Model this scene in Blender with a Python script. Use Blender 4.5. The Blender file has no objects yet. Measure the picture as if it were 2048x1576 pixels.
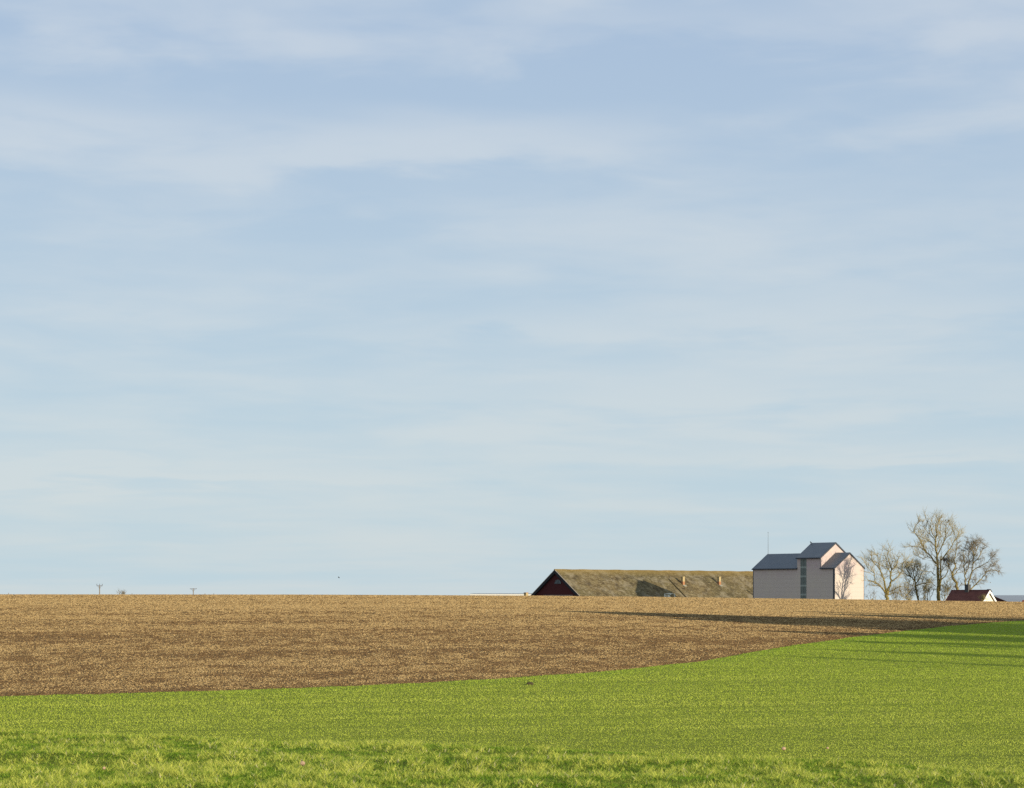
import bpy, bmesh, math, random
import numpy as np
from mathutils import Vector
random.seed(7)
RNG = np.random.default_rng(11)

# ------------------------------------------------------------------ camera, light, exposure
F = 4500.0            # focal length in pixels of a 2048 px wide frame
HZ = 1197.0           # row of eye level
S = bpy.context.scene
cam_d = bpy.data.cameras.new("camera"); cam = bpy.data.objects.new("camera", cam_d)
S.collection.objects.link(cam); S.camera = cam
cam.location = (0, 0, 0); cam.rotation_euler = (math.radians(90), 0, 0)
cam_d.sensor_width = 36; cam_d.lens = 36 * F / 2048; cam_d.shift_y = (HZ - 788) / 2048
cam_d.clip_start = 0.5; cam_d.clip_end = 20000
cam_d.dof.use_dof = True; cam_d.dof.focus_distance = 260; cam_d.dof.aperture_fstop = 9.0

SUN_TAN = 0.161
SUN_EL = math.atan(SUN_TAN)
SX, SY = 0.750, -0.661                       # horizontal direction towards the sun
sun_d = bpy.data.lights.new("sun", 'SUN'); sun = bpy.data.objects.new("sun", sun_d)
S.collection.objects.link(sun)
sun_d.energy = 4.5; sun_d.angle = math.radians(0.5); sun_d.color = (1.0, 0.88, 0.68)
sv = Vector((SX * math.cos(SUN_EL), SY * math.cos(SUN_EL), math.sin(SUN_EL)))
sun.rotation_euler = sv.to_track_quat('Z', 'Y').to_euler()
sun.location = (120, -100, 60)

S.view_settings.view_transform = 'Standard'; S.view_settings.look = 'None'
S.view_settings.gamma = 1.0; S.view_settings.exposure = 0.45
S.cycles.max_bounces = 5; S.cycles.diffuse_bounces = 3; S.cycles.transparent_max_bounces = 4
S.cycles.use_denoising = False
S.cycles.caustics_reflective = False; S.cycles.caustics_refractive = False

W = bpy.data.worlds.new("World"); S.world = W; W.use_nodes = True
nt = W.node_tree; nt.nodes.clear()
def N(t, **k):
    n = nt.nodes.new(t)
    for a, b in k.items(): setattr(n, a, b)
    return n
def L(a, b): nt.links.new(a, b)
def M(op, a, b=None, c=None, clamp=False):
    n = N('ShaderNodeMath', operation=op, use_clamp=clamp)
    for i, v in enumerate((a, b, c)):
        if v is None: continue
        if isinstance(v, (int, float)): n.inputs[i].default_value = v
        else: L(v, n.inputs[i])
    return n.outputs[0]
def cmix(fac, a, b):
    n = N('ShaderNodeMix', data_type='RGBA')
    for i, v in ((0, fac), (6, a), (7, b)):
        if isinstance(v, (int, float)): n.inputs[i].default_value = v
        elif isinstance(v, tuple): n.inputs[i].default_value = v + (1,)
        else: L(v, n.inputs[i])
    return n.outputs[2]
tc = N('ShaderNodeTexCoord'); sep = N('ShaderNodeSeparateXYZ'); L(tc.outputs['Generated'], sep.inputs[0])
dx, dy, dz = sep.outputs
zc_ = M('MAXIMUM', dz, 0.004)
vv_ = M('MULTIPLY', M('POWER', M('ADD', zc_, 0.012), 0.5), 4.2)      # cloud bands close up towards the horizon
cv = N('ShaderNodeCombineXYZ'); L(dx, cv.inputs[0]); L(vv_, cv.inputs[1]); L(M('MULTIPLY', dy, .6), cv.inputs[2])
def noise(scale, detail, rough, dist, off, sx=1.0, sy=1.0):
    mp = N('ShaderNodeMapping'); mp.inputs['Location'].default_value = off; mp.inputs['Scale'].default_value = (sx, sy, 1)
    mp.inputs['Rotation'].default_value = (0, 0, 0.06)
    L(cv.outputs[0], mp.inputs[0])
    n = N('ShaderNodeTexNoise'); n.inputs['Scale'].default_value = scale; n.inputs['Detail'].default_value = detail
    n.inputs['Roughness'].default_value = rough; n.inputs['Distortion'].default_value = dist
    L(mp.outputs[0], n.inputs['Vector']); return n.outputs[0]
n1 = noise(3.6, 3, .5, .4, (3.1, 1.7, 0), 1.1)
n2 = noise(9.0, 5, .5, .35, (9.3, 4.2, 0), 1.15)
n4 = noise(22, 4, .5, .4, (5.3, 2.2, 0), 1.0)
cl = M('ADD', M('ADD', M('MULTIPLY', n1, .36), M('MULTIPLY', n2, .46)), M('MULTIPLY', n4, .18))
dzw = M('ADD', dz, M('ADD', M('MULTIPLY', M('SUBTRACT', n2, .5), .045), M('MULTIPLY', M('SUBTRACT', n4, .5), .016)))
dxw = M('ADD', dx, M('MULTIPLY', M('SUBTRACT', n1, .5), .12))
# broad brighter and clearer parts of the cloud deck, by direction (azimuth, elevation)
def blob(px, py, rx, ry, amp):
    global cl
    ax = (px - 1024) / F; el = (HZ - py) / F
    a = M('MULTIPLY', M('SUBTRACT', dxw, ax), F / rx); b = M('MULTIPLY', M('SUBTRACT', dzw, el * .985), F / ry)
    r2 = M('ADD', M('MULTIPLY', a, a), M('MULTIPLY', b, b))
    g = M('POWER', 2.718, M('MULTIPLY', r2, -1.0))
    g = M('MULTIPLY', g, M('GREATER_THAN', dy, 0.0))
    cl = M('ADD', cl, M('MULTIPLY', g, amp))
for a in ((950, 300, 330, 60, .15), (1960, 30, 260, 70, .13), (110, 250, 330, 55, .13), (1350, 90, 420, 60, .08), (80, 60, 240, 60, .08),
          (1350, 800, 700, 40, .10), (300, 940, 420, 18, .18), (1750, 640, 350, 40, .09), (1700, 900, 420, 18, .12), (1000, 660, 300, 25, .08), (100, 600, 300, 50, .05),
          (330, 190, 420, 55, -.12), (1000, 190, 330, 60, -.13), (870, 380, 420, 35, -.10), (1740, 310, 380, 70, -.11), (600, 470, 320, 45, -.07),
          (60, 390, 300, 26, -.06), (1700, 190, 400, 40, -.03), (1400, 30, 300, 30, -.06)):
    blob(*a)
mr = N('ShaderNodeMapRange'); mr.inputs[1].default_value = .35; mr.inputs[2].default_value = .68; L(cl, mr.inputs[0])
mr.interpolation_type = 'SMOOTHSTEP'
mask = mr.outputs[0]
el = N('ShaderNodeMapRange'); el.inputs[1].default_value = 0.0; el.inputs[2].default_value = .24; L(dz, el.inputs[0])
hi = el.outputs[0]
blue = cmix(hi, (.52, .66, .735), (.40, .52, .685))
white = cmix(hi, (.61, .69, .72), (.545, .625, .725))
veil = cmix(mask, blue, white)
sky = N('ShaderNodeTexSky'); sky.sky_type = 'NISHITA'; sky.sun_disc = False
sky.sun_elevation = SUN_EL; sky.sun_rotation = math.atan2(SX, SY)
sky.air_density = 1.0; sky.dust_density = 1.0; sky.ozone_density = 1.5
cs = N('ShaderNodeCombineXYZ'); L(dx, cs.inputs[0]); L(dy, cs.inputs[1]); L(zc_, cs.inputs[2]); L(cs.outputs[0], sky.inputs[0])
bgS = N('ShaderNodeBackground'); bgS.inputs[1].default_value = 0.06; L(sky.outputs[0], bgS.inputs[0])
bgC = N('ShaderNodeBackground'); bgC.inputs[1].default_value = 0.82; L(veil, bgC.inputs[0])
mx = N('ShaderNodeMixShader'); mx.inputs[0].default_value = .86
L(bgS.outputs[0], mx.inputs[1]); L(bgC.outputs[0], mx.inputs[2])
wo = N('ShaderNodeOutputWorld'); L(mx.outputs[0], wo.inputs[0])

# ------------------------------------------------------------------ helpers
COL = S.collection
def tag(o, label=None, cat=None, group=None, kind=None):
    if label: o['label'] = label
    if cat: o['category'] = cat
    if group: o['group'] = group
    if kind: o['kind'] = kind
    return o
def empty(name, loc=(0, 0, 0), rz=0):
    o = bpy.data.objects.new(name, None); COL.objects.link(o); o.location = loc; o.rotation_euler = (0, 0, rz)
    o.empty_display_size = .5; return o
def mesh_np(name, verts, faces, mat, parent=None, col=None, smooth=False):
    """verts (n,3), faces (m,k) arrays of one face size"""
    verts = np.asarray(verts, np.float32); faces = np.asarray(faces, np.int32)
    me = bpy.data.meshes.new(name); k = faces.shape[1]
    me.vertices.add(len(verts)); me.vertices.foreach_set('co', verts.ravel())
    me.loops.add(faces.size); me.loops.foreach_set('vertex_index', faces.ravel())
    me.polygons.add(len(faces)); me.polygons.foreach_set('loop_start', np.arange(0, faces.size, k, dtype=np.int32))
    me.polygons.foreach_set('loop_total', np.full(len(faces), k, np.int32))
    if smooth: me.polygons.foreach_set('use_smooth', np.ones(len(faces), bool))
    if col is not None:
        ca = me.color_attributes.new('Col', 'FLOAT_COLOR', 'POINT')
        c4 = np.ones((len(verts), 4), np.float32); c4[:, :3] = col; ca.data.foreach_set('color', c4.ravel())
    me.update(calc_edges=True); me.materials.append(mat)
    o = bpy.data.objects.new(name, me); COL.objects.link(o)
    if parent: o.parent = parent
    return o
class MB:
    """collects boxes / polygons / tubes in world metres and links them as ONE mesh"""
    def __init__(s): s.v = []; s.f = []
    def poly(s, pts):
        b = len(s.v); s.v += [tuple(p) for p in pts]; s.f.append(list(range(b, b + len(pts)))); return s
    def prism(s, pts, off):
        """closed prism: polygon pts extruded by vector off"""
        b = len(s.v); n = len(pts); off = Vector(off)
        s.v += [tuple(Vector(p)) for p in pts] + [tuple(Vector(p) + off) for p in pts]
        s.f.append(list(range(b, b + n))[::-1]); s.f.append(list(range(b + n, b + 2 * n)))
        for i in range(n):
            j = (i + 1) % n; s.f.append([b + i, b + j, b + n + j, b + n + i])
        return s
    def box(s, o, a, b, c):
        o, a, b, c = map(Vector, (o, a, b, c)); return s.prism([o, o + a, o + a + b, o + b], c)
    def tube(s, pts, rad, n=6):
        pts = [Vector(p) for p in pts]
        if isinstance(rad, (int, float)): rad = [rad] * len(pts)
        b0 = len(s.v)
        for i, p in enumerate(pts):
            d = (pts[min(i + 1, len(pts) - 1)] - pts[max(i - 1, 0)]).normalized()
            x = d.orthogonal().normalized() if i == 0 else (x - d * x.dot(d)).normalized()
            y = d.cross(x)
            for k in range(n):
                a = 2 * math.pi * k / n
                s.v.append(tuple(p + (x * math.cos(a) + y * math.sin(a)) * rad[i]))
        for i in range(len(pts) - 1):
            for k in range(n):
                q = (k + 1) % n
                s.f.append([b0 + i * n + k, b0 + i * n + q, b0 + (i + 1) * n + q, b0 + (i + 1) * n + k])
        s.f.append([b0 + k for k in range(n)][::-1]); s.f.append([b0 + (len(pts) - 1) * n + k for k in range(n)])
        return s
    def build(s, name, mat, parent=None, smooth=False, bevel=0):
        me = bpy.data.meshes.new(name); v = s.v
        if parent is not None:
            q = parent; T = parent.matrix_basis.copy()
            while q.parent: q = q.parent; T = q.matrix_basis @ T
            inv = T.inverted(); v = [inv @ Vector(p) for p in v]
        me.from_pydata([tuple(p) for p in v], [], s.f); me.update()
        bm = bmesh.new(); bm.from_mesh(me); bmesh.ops.recalc_face_normals(bm, faces=bm.faces)
        if bevel: bmesh.ops.bevel(bm, geom=list(bm.edges), offset=bevel, segments=1, affect='EDGES')
        bm.to_mesh(me); bm.free()
        if smooth: me.polygons.foreach_set('use_smooth', [True] * len(me.polygons))
        me.materials.append(mat); o = bpy.data.objects.new(name, me); COL.objects.link(o)
        if parent: o.parent = parent
        return o
def copy_tree(o, parent=None):
    c = o.copy(); COL.objects.link(c); c.parent = parent
    for ch in [q for q in bpy.data.objects if q.parent == o and q != c]: copy_tree(ch, c)
    return c

# ---- materials
def mat(name, base=(.5, .5, .5), rough=.8, spec=.2, metal=0.0):
    m = bpy.data.materials.new(name); m.use_nodes = True
    b = m.node_tree.nodes['Principled BSDF']; b.inputs['Base Color'].default_value = (*base, 1)
    b.inputs['Roughness'].default_value = rough; b.inputs['Specular IOR Level'].default_value = spec; b.inputs['Metallic'].default_value = metal
    return m
class NM:
    """node material builder on object/world position"""
    def __init__(s, name, rough=.85, spec=.15):
        s.m = mat(name, rough=rough, spec=spec); s.t = s.m.node_tree; s.b = s.t.nodes['Principled BSDF']
        g = s.t.nodes.new('ShaderNodeNewGeometry'); s.pos = g.outputs['Position']; s.nrm = g.outputs['Normal']
    def map(s, scale=(1, 1, 1), rot=(0, 0, 0), src=None, loc=(0, 0, 0)):
        n = s.t.nodes.new('ShaderNodeMapping'); n.inputs['Scale'].default_value = scale; n.inputs['Rotation'].default_value = rot
        n.inputs['Location'].default_value = loc
        s.t.links.new(src or s.pos, n.inputs[0]); return n.outputs[0]
    def noise(s, scale, vec=None, detail=4, rough=.55, dist=0):
        n = s.t.nodes.new('ShaderNodeTexNoise'); n.inputs['Scale'].default_value = scale; n.inputs['Detail'].default_value = detail
        n.inputs['Roughness'].default_value = rough; n.inputs['Distortion'].default_value = dist
        s.t.links.new(vec or s.pos, n.inputs['Vector']); return n.outputs[0]
    def wave(s, scale, vec, dist=0, prof='SIN', direction='X'):
        n = s.t.nodes.new('ShaderNodeTexWave'); n.inputs['Scale'].default_value = scale; n.inputs['Distortion'].default_value = dist
        n.wave_profile = prof; n.bands_direction = direction; s.t.links.new(vec, n.inputs['Vector']); return n.outputs['Fac']
    def ramp(s, fac, stops):
        n = s.t.nodes.new('ShaderNodeValToRGB'); e = n.color_ramp.elements
        while len(e) < len(stops): e.new(.5)
        for q, (p, c) in zip(e, stops):
            q.position = p; q.color = (*(c if isinstance(c, tuple) else (c, c, c)), 1)
        s.t.links.new(fac, n.inputs[0]); return n.outputs[0]
    def mix(s, fac, a, b, blend='MIX'):
        n = s.t.nodes.new('ShaderNodeMix'); n.data_type = 'RGBA'; n.blend_type = blend
        for i, v in ((0, fac), (6, a), (7, b)):
            if isinstance(v, (int, float)): n.inputs[i].default_value = v
            elif isinstance(v, tuple): n.inputs[i].default_value = (*v, 1)
            else: s.t.links.new(v, n.inputs[i])
        return n.outputs[2]
    def math(s, op, a, b=0.0, clamp=False):
        n = s.t.nodes.new('ShaderNodeMath'); n.operation = op; n.use_clamp = clamp
        for i, v in enumerate((a, b)):
            if isinstance(v, (int, float)): n.inputs[i].default_value = v
            else: s.t.links.new(v, n.inputs[i])
        return n.outputs[0]
    def bump(s, h, strength=.5, dist=.05):
        n = s.t.nodes.new('ShaderNodeBump'); n.inputs['Strength'].default_value = strength; n.inputs['Distance'].default_value = dist
        s.t.links.new(h, n.inputs['Height']); s.t.links.new(n.outputs[0], s.b.inputs['Normal'])
    def col(s, c): s.t.links.new(c, s.b.inputs['Base Color']); return s
def vcol_mat(name, trans=0.0, rough=.7, spec=.2):
    m = mat(name, rough=rough, spec=spec); t = m.node_tree; b = t.nodes['Principled BSDF']
    a = t.nodes.new('ShaderNodeAttribute'); a.attribute_name = 'Col'; t.links.new(a.outputs['Color'], b.inputs['Base Color'])
    if trans:
        tr = t.nodes.new('ShaderNodeBsdfTranslucent'); t.links.new(a.outputs['Color'], tr.inputs[0])
        mxs = t.nodes.new('ShaderNodeMixShader'); mxs.inputs[0].default_value = trans
        t.links.new(b.outputs[0], mxs.inputs[1]); t.links.new(tr.outputs[0], mxs.inputs[2])
        t.links.new(mxs.outputs[0], t.nodes['Material Output'].inputs[0])
    return m

def at(px, py, Y): return Vector(((px - 1024) / F * Y, Y, (HZ - py) / F * Y))

# ---- value noise on numpy
def _hash(ix, iy, seed):
    h = (ix.astype(np.int64) * 374761393 + iy.astype(np.int64) * 668265263 + seed * 1442695041) & 0x7fffffff
    h = ((h ^ (h >> 13)) * 1274126177) & 0x7fffffff
    return ((h ^ (h >> 16)) & 0xffff) / 65535.0
def vnoise(x, y, seed=0, octaves=3):
    r = 0; a = .5; tot = 0
    x = np.asarray(x, float); y = np.asarray(y, float)
    for o in range(octaves):
        ix, iy = np.floor(x), np.floor(y); fx, fy = x - ix, y - iy
        fx = fx * fx * (3 - 2 * fx); fy = fy * fy * (3 - 2 * fy)
        n = (_hash(ix, iy, seed + o) * (1 - fx) + _hash(ix + 1, iy, seed + o) * fx) * (1 - fy) + \
            (_hash(ix, iy + 1, seed + o) * (1 - fx) + _hash(ix + 1, iy + 1, seed + o) * fx) * fy
        r = r + a * n; tot += a; a *= .5; x = x * 2.03 + 17.1; y = y * 2.03 + 5.7
    return r / tot

# ------------------------------------------------------------------ terrain
CR_X = [0, 600, 1065, 1300, 1507, 1728, 1900, 2048, 2400]
CR_Y = [1189.4, 1189.9, 1192.0, 1194.4, 1197.1, 1199.9, 1202.4, 1204.4, 1209]
LP_X = [0, 350, 700, 1100, 1448, 1750, 2048]
LP_Y = [1463, 1474, 1486, 1500, 1512, 1527, 1545]
YC = 300.0
def smin(a, b, k): return -k * np.logaddexp(-a / k, -b / k)
def smax(a, b, k): return k * np.logaddexp(a / k, b / k)
def ground(x, y):
    x = np.asarray(x, float); y = np.asarray(y, float)
    px = 1024 + F * x / np.maximum(y, 55.0)
    zc = -(np.interp(px, CR_X, CR_Y) - HZ) / F * YC + .10
    rise = -4.25 + (zc + 4.25) * (y - 68) / (YC - 68)
    fall = zc - .035 * (y - YC)
    z3 = smin(rise, fall, .12)
    z3 = z3 + (vnoise(x / 23, y / 17, 5, 2) - .5) * .10 * np.clip((260 - y) / 80, 0, 1) * np.clip((y - 60) / 20, 0, 1)
    z3 = smax(z3, -6.0 - .0022 * np.maximum(y - 500, 0), .4)
    pxl = 1024 + F * x / np.maximum(y, 12.0)
    yl = 1.75 * F / (np.interp(pxl, LP_X, LP_Y) - HZ)
    z1 = -1.60 - .0055 * y + (vnoise(x * .22, y * .85, 9, 3) - .5) * .19 * np.clip((y + 5) / 10, 0, 1)
    z2 = -1.75 - .14 * (y - yl)
    zb = smin(z1, z2, .03)
    return smax(zb, z3, .08)
def hit(px, py, y0=40.0, y1=298.0):
    """first ground point seen along the ray through (px, py) on the field"""
    ys = np.linspace(y0, y1, 3000); zs = ground(ys * (px - 1024) / F, ys)
    r = zs + ys * (py - HZ) / F; i = int(np.argmax(r > 0)) if (r > 0).any() else len(ys) - 1
    return Vector(((px - 1024) / F * ys[i], ys[i], zs[i]))
BND = [hit(px, py) for px, py in ((0, 1392.5), (200, 1388), (400, 1382.5), (600, 1376), (800, 1368), (1000, 1357.5), (1200, 1344), (1400, 1323),
                                  (1600, 1289), (1700, 1275), (1800, 1263), (1900, 1252), (1980, 1245.5), (2048, 1241))]
bx_ = np.array([p.x for p in BND]); by_ = np.array([p.y for p in BND])
def yb(x):
    x = np.asarray(x, float)
    r = np.interp(x, bx_, by_)
    r = np.where(x < bx_[0], by_[0] + (x - bx_[0]) * .18, r)
    r = np.where(x > bx_[-1], by_[-1] + (x - bx_[-1]) * (by_[-1] - by_[-2]) / (bx_[-1] - bx_[-2]) * .5, r)
    return np.clip(r, 62, 270)

xs = np.concatenate([-np.geomspace(90, 4000, 26)[::-1], np.arange(-88, 89, 1.0), np.geomspace(90, 4000, 26)])
def ribbon(name, ycols, m):
    """ycols: (rows, len(xs)) array of y per row and column"""
    X = np.broadcast_to(xs, ycols.shape); Z = ground(X, ycols)
    v = np.stack([X, ycols, Z], -1).reshape(-1, 3); r, c = ycols.shape
    i = np.arange(r - 1)[:, None] * c + np.arange(c - 1)[None, :]; i = i.ravel()
    return mesh_np(name, v, np.stack([i, i + 1, i + c + 1, i + c], -1), m, smooth=True)

g = NM('wheat_soil', .95, .05)
c = g.ramp(g.noise(1.1, detail=6), [(.3, (.18, .22, .028)), (.7, (.28, .32, .048))])
g.col(c); g.bump(g.noise(9, detail=6, rough=.7), 1.0, .15)
m_wheat = g.m
g = NM('stubble_soil', .95, .05)
c = g.ramp(g.noise(2.2, g.map((.5, 1, 1)), detail=8, rough=.7), [(.30, (.085, .052, .027)), (.52, (.18, .118, .058)), (.70, (.30, .22, .11))])
g.col(c); g.bump(g.noise(6, detail=8, rough=.75), 1.0, .25)
m_stub = g.m
g = NM('meadow', .95, .05)
g.col(g.ramp(g.noise(.15, detail=6), [(.3, (.20, .165, .115)), (.7, (.30, .25, .18))]))
m_meadow = g.m

B = yb(xs)
t0 = np.concatenate([np.array([-120, -60, -30, -10, 0]), np.arange(6, 46, .35), np.arange(46, 58, 1.5)])
rows_near = np.broadcast_to(t0[:, None], (len(t0), len(xs)))
t1 = np.linspace(0, 1, 60)[1:]
rows_mid = 58 + (B[None, :] - 58) * t1[:, None]
ribbon('wheat_field', np.vstack([rows_near, np.full((1, len(xs)), 58.0), rows_mid]), m_wheat)['kind'] = 'structure'
t2 = np.linspace(0, 1, 110)
rows_st = B[None, :] + (360 - B[None, :]) * t2[:, None]
ribbon('stubble_field', rows_st, m_stub)['kind'] = 'structure'
t3 = np.concatenate([np.linspace(360, 700, 30), np.geomspace(760, 9000, 24)])
ribbon('ground', np.broadcast_to(t3[:, None], (len(t3), len(xs))).copy(), m_meadow)['kind'] = 'structure'

# ------------------------------------------------------------------ scattered growth
def tris(name, x, y, h, w, lean, col, m, zoff=0.0, az=None, tipcol=None):
    """one triangle blade per point: width w, height h, tip displaced sideways by lean"""
    n = len(x); z = ground(x, y) + zoff
    a = RNG.uniform(0, 2 * np.pi, n) if az is None else az
    b = RNG.uniform(0, 2 * np.pi, n)
    ca, sa = np.cos(a) * w / 2, np.sin(a) * w / 2
    v = np.empty((n, 3, 3), np.float32)
    v[:, 0] = np.stack([x - ca, y - sa, z], -1); v[:, 1] = np.stack([x + ca, y + sa, z], -1)
    v[:, 2] = np.stack([x + np.cos(b) * lean, y + np.sin(b) * lean, z + h], -1)
    cc = np.repeat(col[:, None, :], 3, 1)
    if tipcol is not None: cc[:, 2] = tipcol
    return v.reshape(-1, 3), np.arange(n * 3).reshape(-1, 3), cc.reshape(-1, 3)
def lerp(a, b, t): return np.asarray(a)[None] * (1 - t[:, None]) + np.asarray(b)[None] * t[:, None]
def sample(n, y0, y1, p, spread=.285):
    """points with areal density falling as y**-p, over a wedge wider than the view"""
    u = RNG.random(n); q = 2 - p
    y = (y0 ** q + u * (y1 ** q - y0 ** q)) ** (1 / q) if abs(q) > 1e-6 else y0 * (y1 / y0) ** u
    return RNG.uniform(-1, 1, n) * (.238 * y + 9.0 * np.clip(y / 60, .4, 1)), y

# near bank grass
m_grass = vcol_mat('grass_blade', .35, .6, .25)
def bank():
    x, y = sample(620000, 14.0, 36.0, 1.3, .30)
    cl = .35 * vnoise(x * 2.5, y * 1.2, 21, 2) + .65 * vnoise(x * 9, y * 4.5, 23, 2); big = vnoise(x * .30, y * 1.1, 22, 3)
    h = .015 + .15 * np.clip(cl - .30, 0, 1) ** 1.3 * RNG.uniform(.4, 1.5, len(x)); h *= (.45 + 1.1 * big)
    w = RNG.uniform(.007, .016, len(x)); lean = h * RNG.uniform(.3, 1.5, len(x))
    t = np.clip(-.62 + 2.2 * cl * RNG.uniform(.55, 1.25, len(x)), 0, 1)
    col = lerp((.13, .24, .010), (.58, .59, .105), np.clip(t * (.75 + .5 * big), 0, 1))
    dry = RNG.random(len(x)) < .035 * (cl > .5); col[dry] = (.62, .55, .30)
    return tris('', x, y, h, w, lean, col, None)
v, f, c_ = bank()
tag(mesh_np('grass', v, f, m_grass, col=c_), 'short tufted green grass on the near bank along the bottom of the photo', 'grass', kind='stuff')

# young wheat
def wheat():
    x, y = sample(1300000, 40.0, 215.0, 1.95)
    rag = (vnoise(x * .9, y * .2, 77, 3) - .5) * 1.0
    v_ = y - .10 * x + (vnoise(x * .04, y * .02, 78, 2) - .5) * 3
    track = (np.mod(v_, 6.0) < .42) | (np.mod(v_ + 2.1, 6.0) < .22)
    k = (y < yb(x) - .05 + rag) & ~(track & (RNG.random(len(x)) < .55)); x, y = x[k], y[k]; n = len(x)
    s = np.clip(y / 100, .45, 1.8)
    str_ = vnoise((x + y * .1) * .05, (y - x * .28) * .55, 31, 3); fine = vnoise(x * .8, y * .45, 32, 2)
    h = (.020 + .024 * RNG.random(n)) * (.5 + 1.0 * str_) * np.sqrt(s); w = .026 * s * RNG.uniform(.6, 1.4, n)
    t = np.clip(.25 + .55 * RNG.random(n) + .7 * (str_ - .5) + .5 * (fine - .5), 0, 1)
    col = lerp((.36, .455, .036), (.565, .615, .095), t)
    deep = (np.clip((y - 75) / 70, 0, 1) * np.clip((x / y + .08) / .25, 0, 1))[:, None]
    col = col * (1 - deep * .55) + np.array((.20, .335, .016)) * deep * .55  # deeper crop green towards the far right, with some tree shade put into the colour
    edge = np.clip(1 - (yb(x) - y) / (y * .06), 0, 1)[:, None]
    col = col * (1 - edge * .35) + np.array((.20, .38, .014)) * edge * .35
    dry = RNG.random(n) < .012; col[dry] = (.50, .42, .20)
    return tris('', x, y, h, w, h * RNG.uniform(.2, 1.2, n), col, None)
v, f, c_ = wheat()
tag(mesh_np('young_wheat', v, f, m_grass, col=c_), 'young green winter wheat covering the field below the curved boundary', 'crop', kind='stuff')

# straw and clods on the brown field
m_straw = vcol_mat('straw', .0, .8, .15)
def stubble():
    x, y = sample(1300000, 80.0, 318.0, 2.0)
    k = y > yb(x) + .05 + (vnoise(x * .9, y * .2, 77, 3) - .5) * 1.0; x, y = x[k], y[k]; n = len(x)
    s = np.clip(y / 150, .5, 2.0)
    pat = vnoise((x + y * .1) * .035, (y - x * .25) * .14, 41, 3); fine = vnoise(x * 1.4, y * .5, 42, 3)
    far = np.clip((y - 150) / 90, 0, 1) ** 1.3
    hd = np.clip(1 - (y - yb(x)) / (y * .05), 0, 1)
    v_ = y - yb(x) * .6 + (vnoise(x * .03, y * .02, 79, 2) - .5) * 4
    line = ((np.mod(v_, 8.0) < .8) * .18) + .25 * hd
    soil = RNG.random(n) < np.clip(.68 + line - .9 * (pat - .5) - 1.3 * (fine - .5) - .50 * far, .05, .95)
    h = np.where(soil, .018, .026) * RNG.uniform(.5, 1.6, n) * np.sqrt(s); w = np.where(soil, .10, .10) * RNG.uniform(.4, 1.4, n) * s
    col = lerp((.30, .20, .085), (.475, .345, .165), RNG.random(n))
    cs_ = lerp((.115, .066, .030), (.225, .142, .062), RNG.random(n)); col[soil] = cs_[soil]
    return tris('', x, y, h, w, h * RNG.uniform(.1, 1.5, n), col, None, az=RNG.normal(0, .45, n))
v, f, c_ = stubble()
tag(mesh_np('straw_litter', v, f, m_straw, col=c_), 'pale straw and dark soil clods strewn over the brown field', 'straw', kind='stuff')

# ------------------------------------------------------------------ building materials
GZ = -6.3   # farmyard level (hidden behind the crest)
def panel_mat():
    g = NM('cream_panel', .6, .25)
    rot = g.map((1, 1, 1), (0, 0, -math.radians(42)))
    big = g.noise(.22, rot, 4, .6); med = g.noise(1.1, rot, 5, .6)
    sepn = g.t.nodes.new('ShaderNodeSeparateXYZ'); g.t.links.new(g.pos, sepn.inputs[0]); z = sepn.outputs[2]
    hi = g.math('MULTIPLY', g.math('SUBTRACT', z, 4.0), .28, True)
    fac = g.math('MULTIPLY', hi, g.ramp(med, [(.35, .3), (.6, 1.0)]), True)
    c = g.mix(fac, (.50, .43, .375), (.455, .355, .35))
    c = g.mix(g.ramp(big, [(.45, 0.0), (.7, .5)]), c, (.54, .47, .37))
    # horizontal sheet joints and vertical ribs
    rib = g.wave(.55, rot, prof='SAW'); jn = g.wave(.32, g.pos, direction='Z')
    c = g.mix(g.ramp(jn, [(.90, 0.0), (.98, .22)]), c, (.36, .31, .25))
    c = g.mix(g.ramp(rib, [(.88, 0.0), (.96, .20)]), c, (.36, .31, .25))
    fine = g.wave(3.0, rot)
    g.col(c); return g
gp = panel_mat(); m_panel = gp.m
m_trim = mat('dark_trim', (.035, .042, .055), .5, .4)
g = NM('slate_metal_roof', .42, .45)
rr = g.map((1, 1, 1), (0, 0, -math.radians(42)))
g.col(g.mix(g.ramp(g.noise(.5, detail=5), [(.3, 0.0), (.7, 1.0)]), (.062, .078, .098), (.090, .102, .116)))
m_metal = g.m
g = NM('green_glazing', .28, .5)
g.col(g.mix(g.noise(1.5, detail=3), (.10, .125, .11), (.16, .19, .165)))
m_glz = g.m
m_bar = mat('glazing_bar', (.30, .34, .30), .6)
m_antenna = mat('antenna_metal', (.12, .14, .15), .5, .4)

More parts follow.
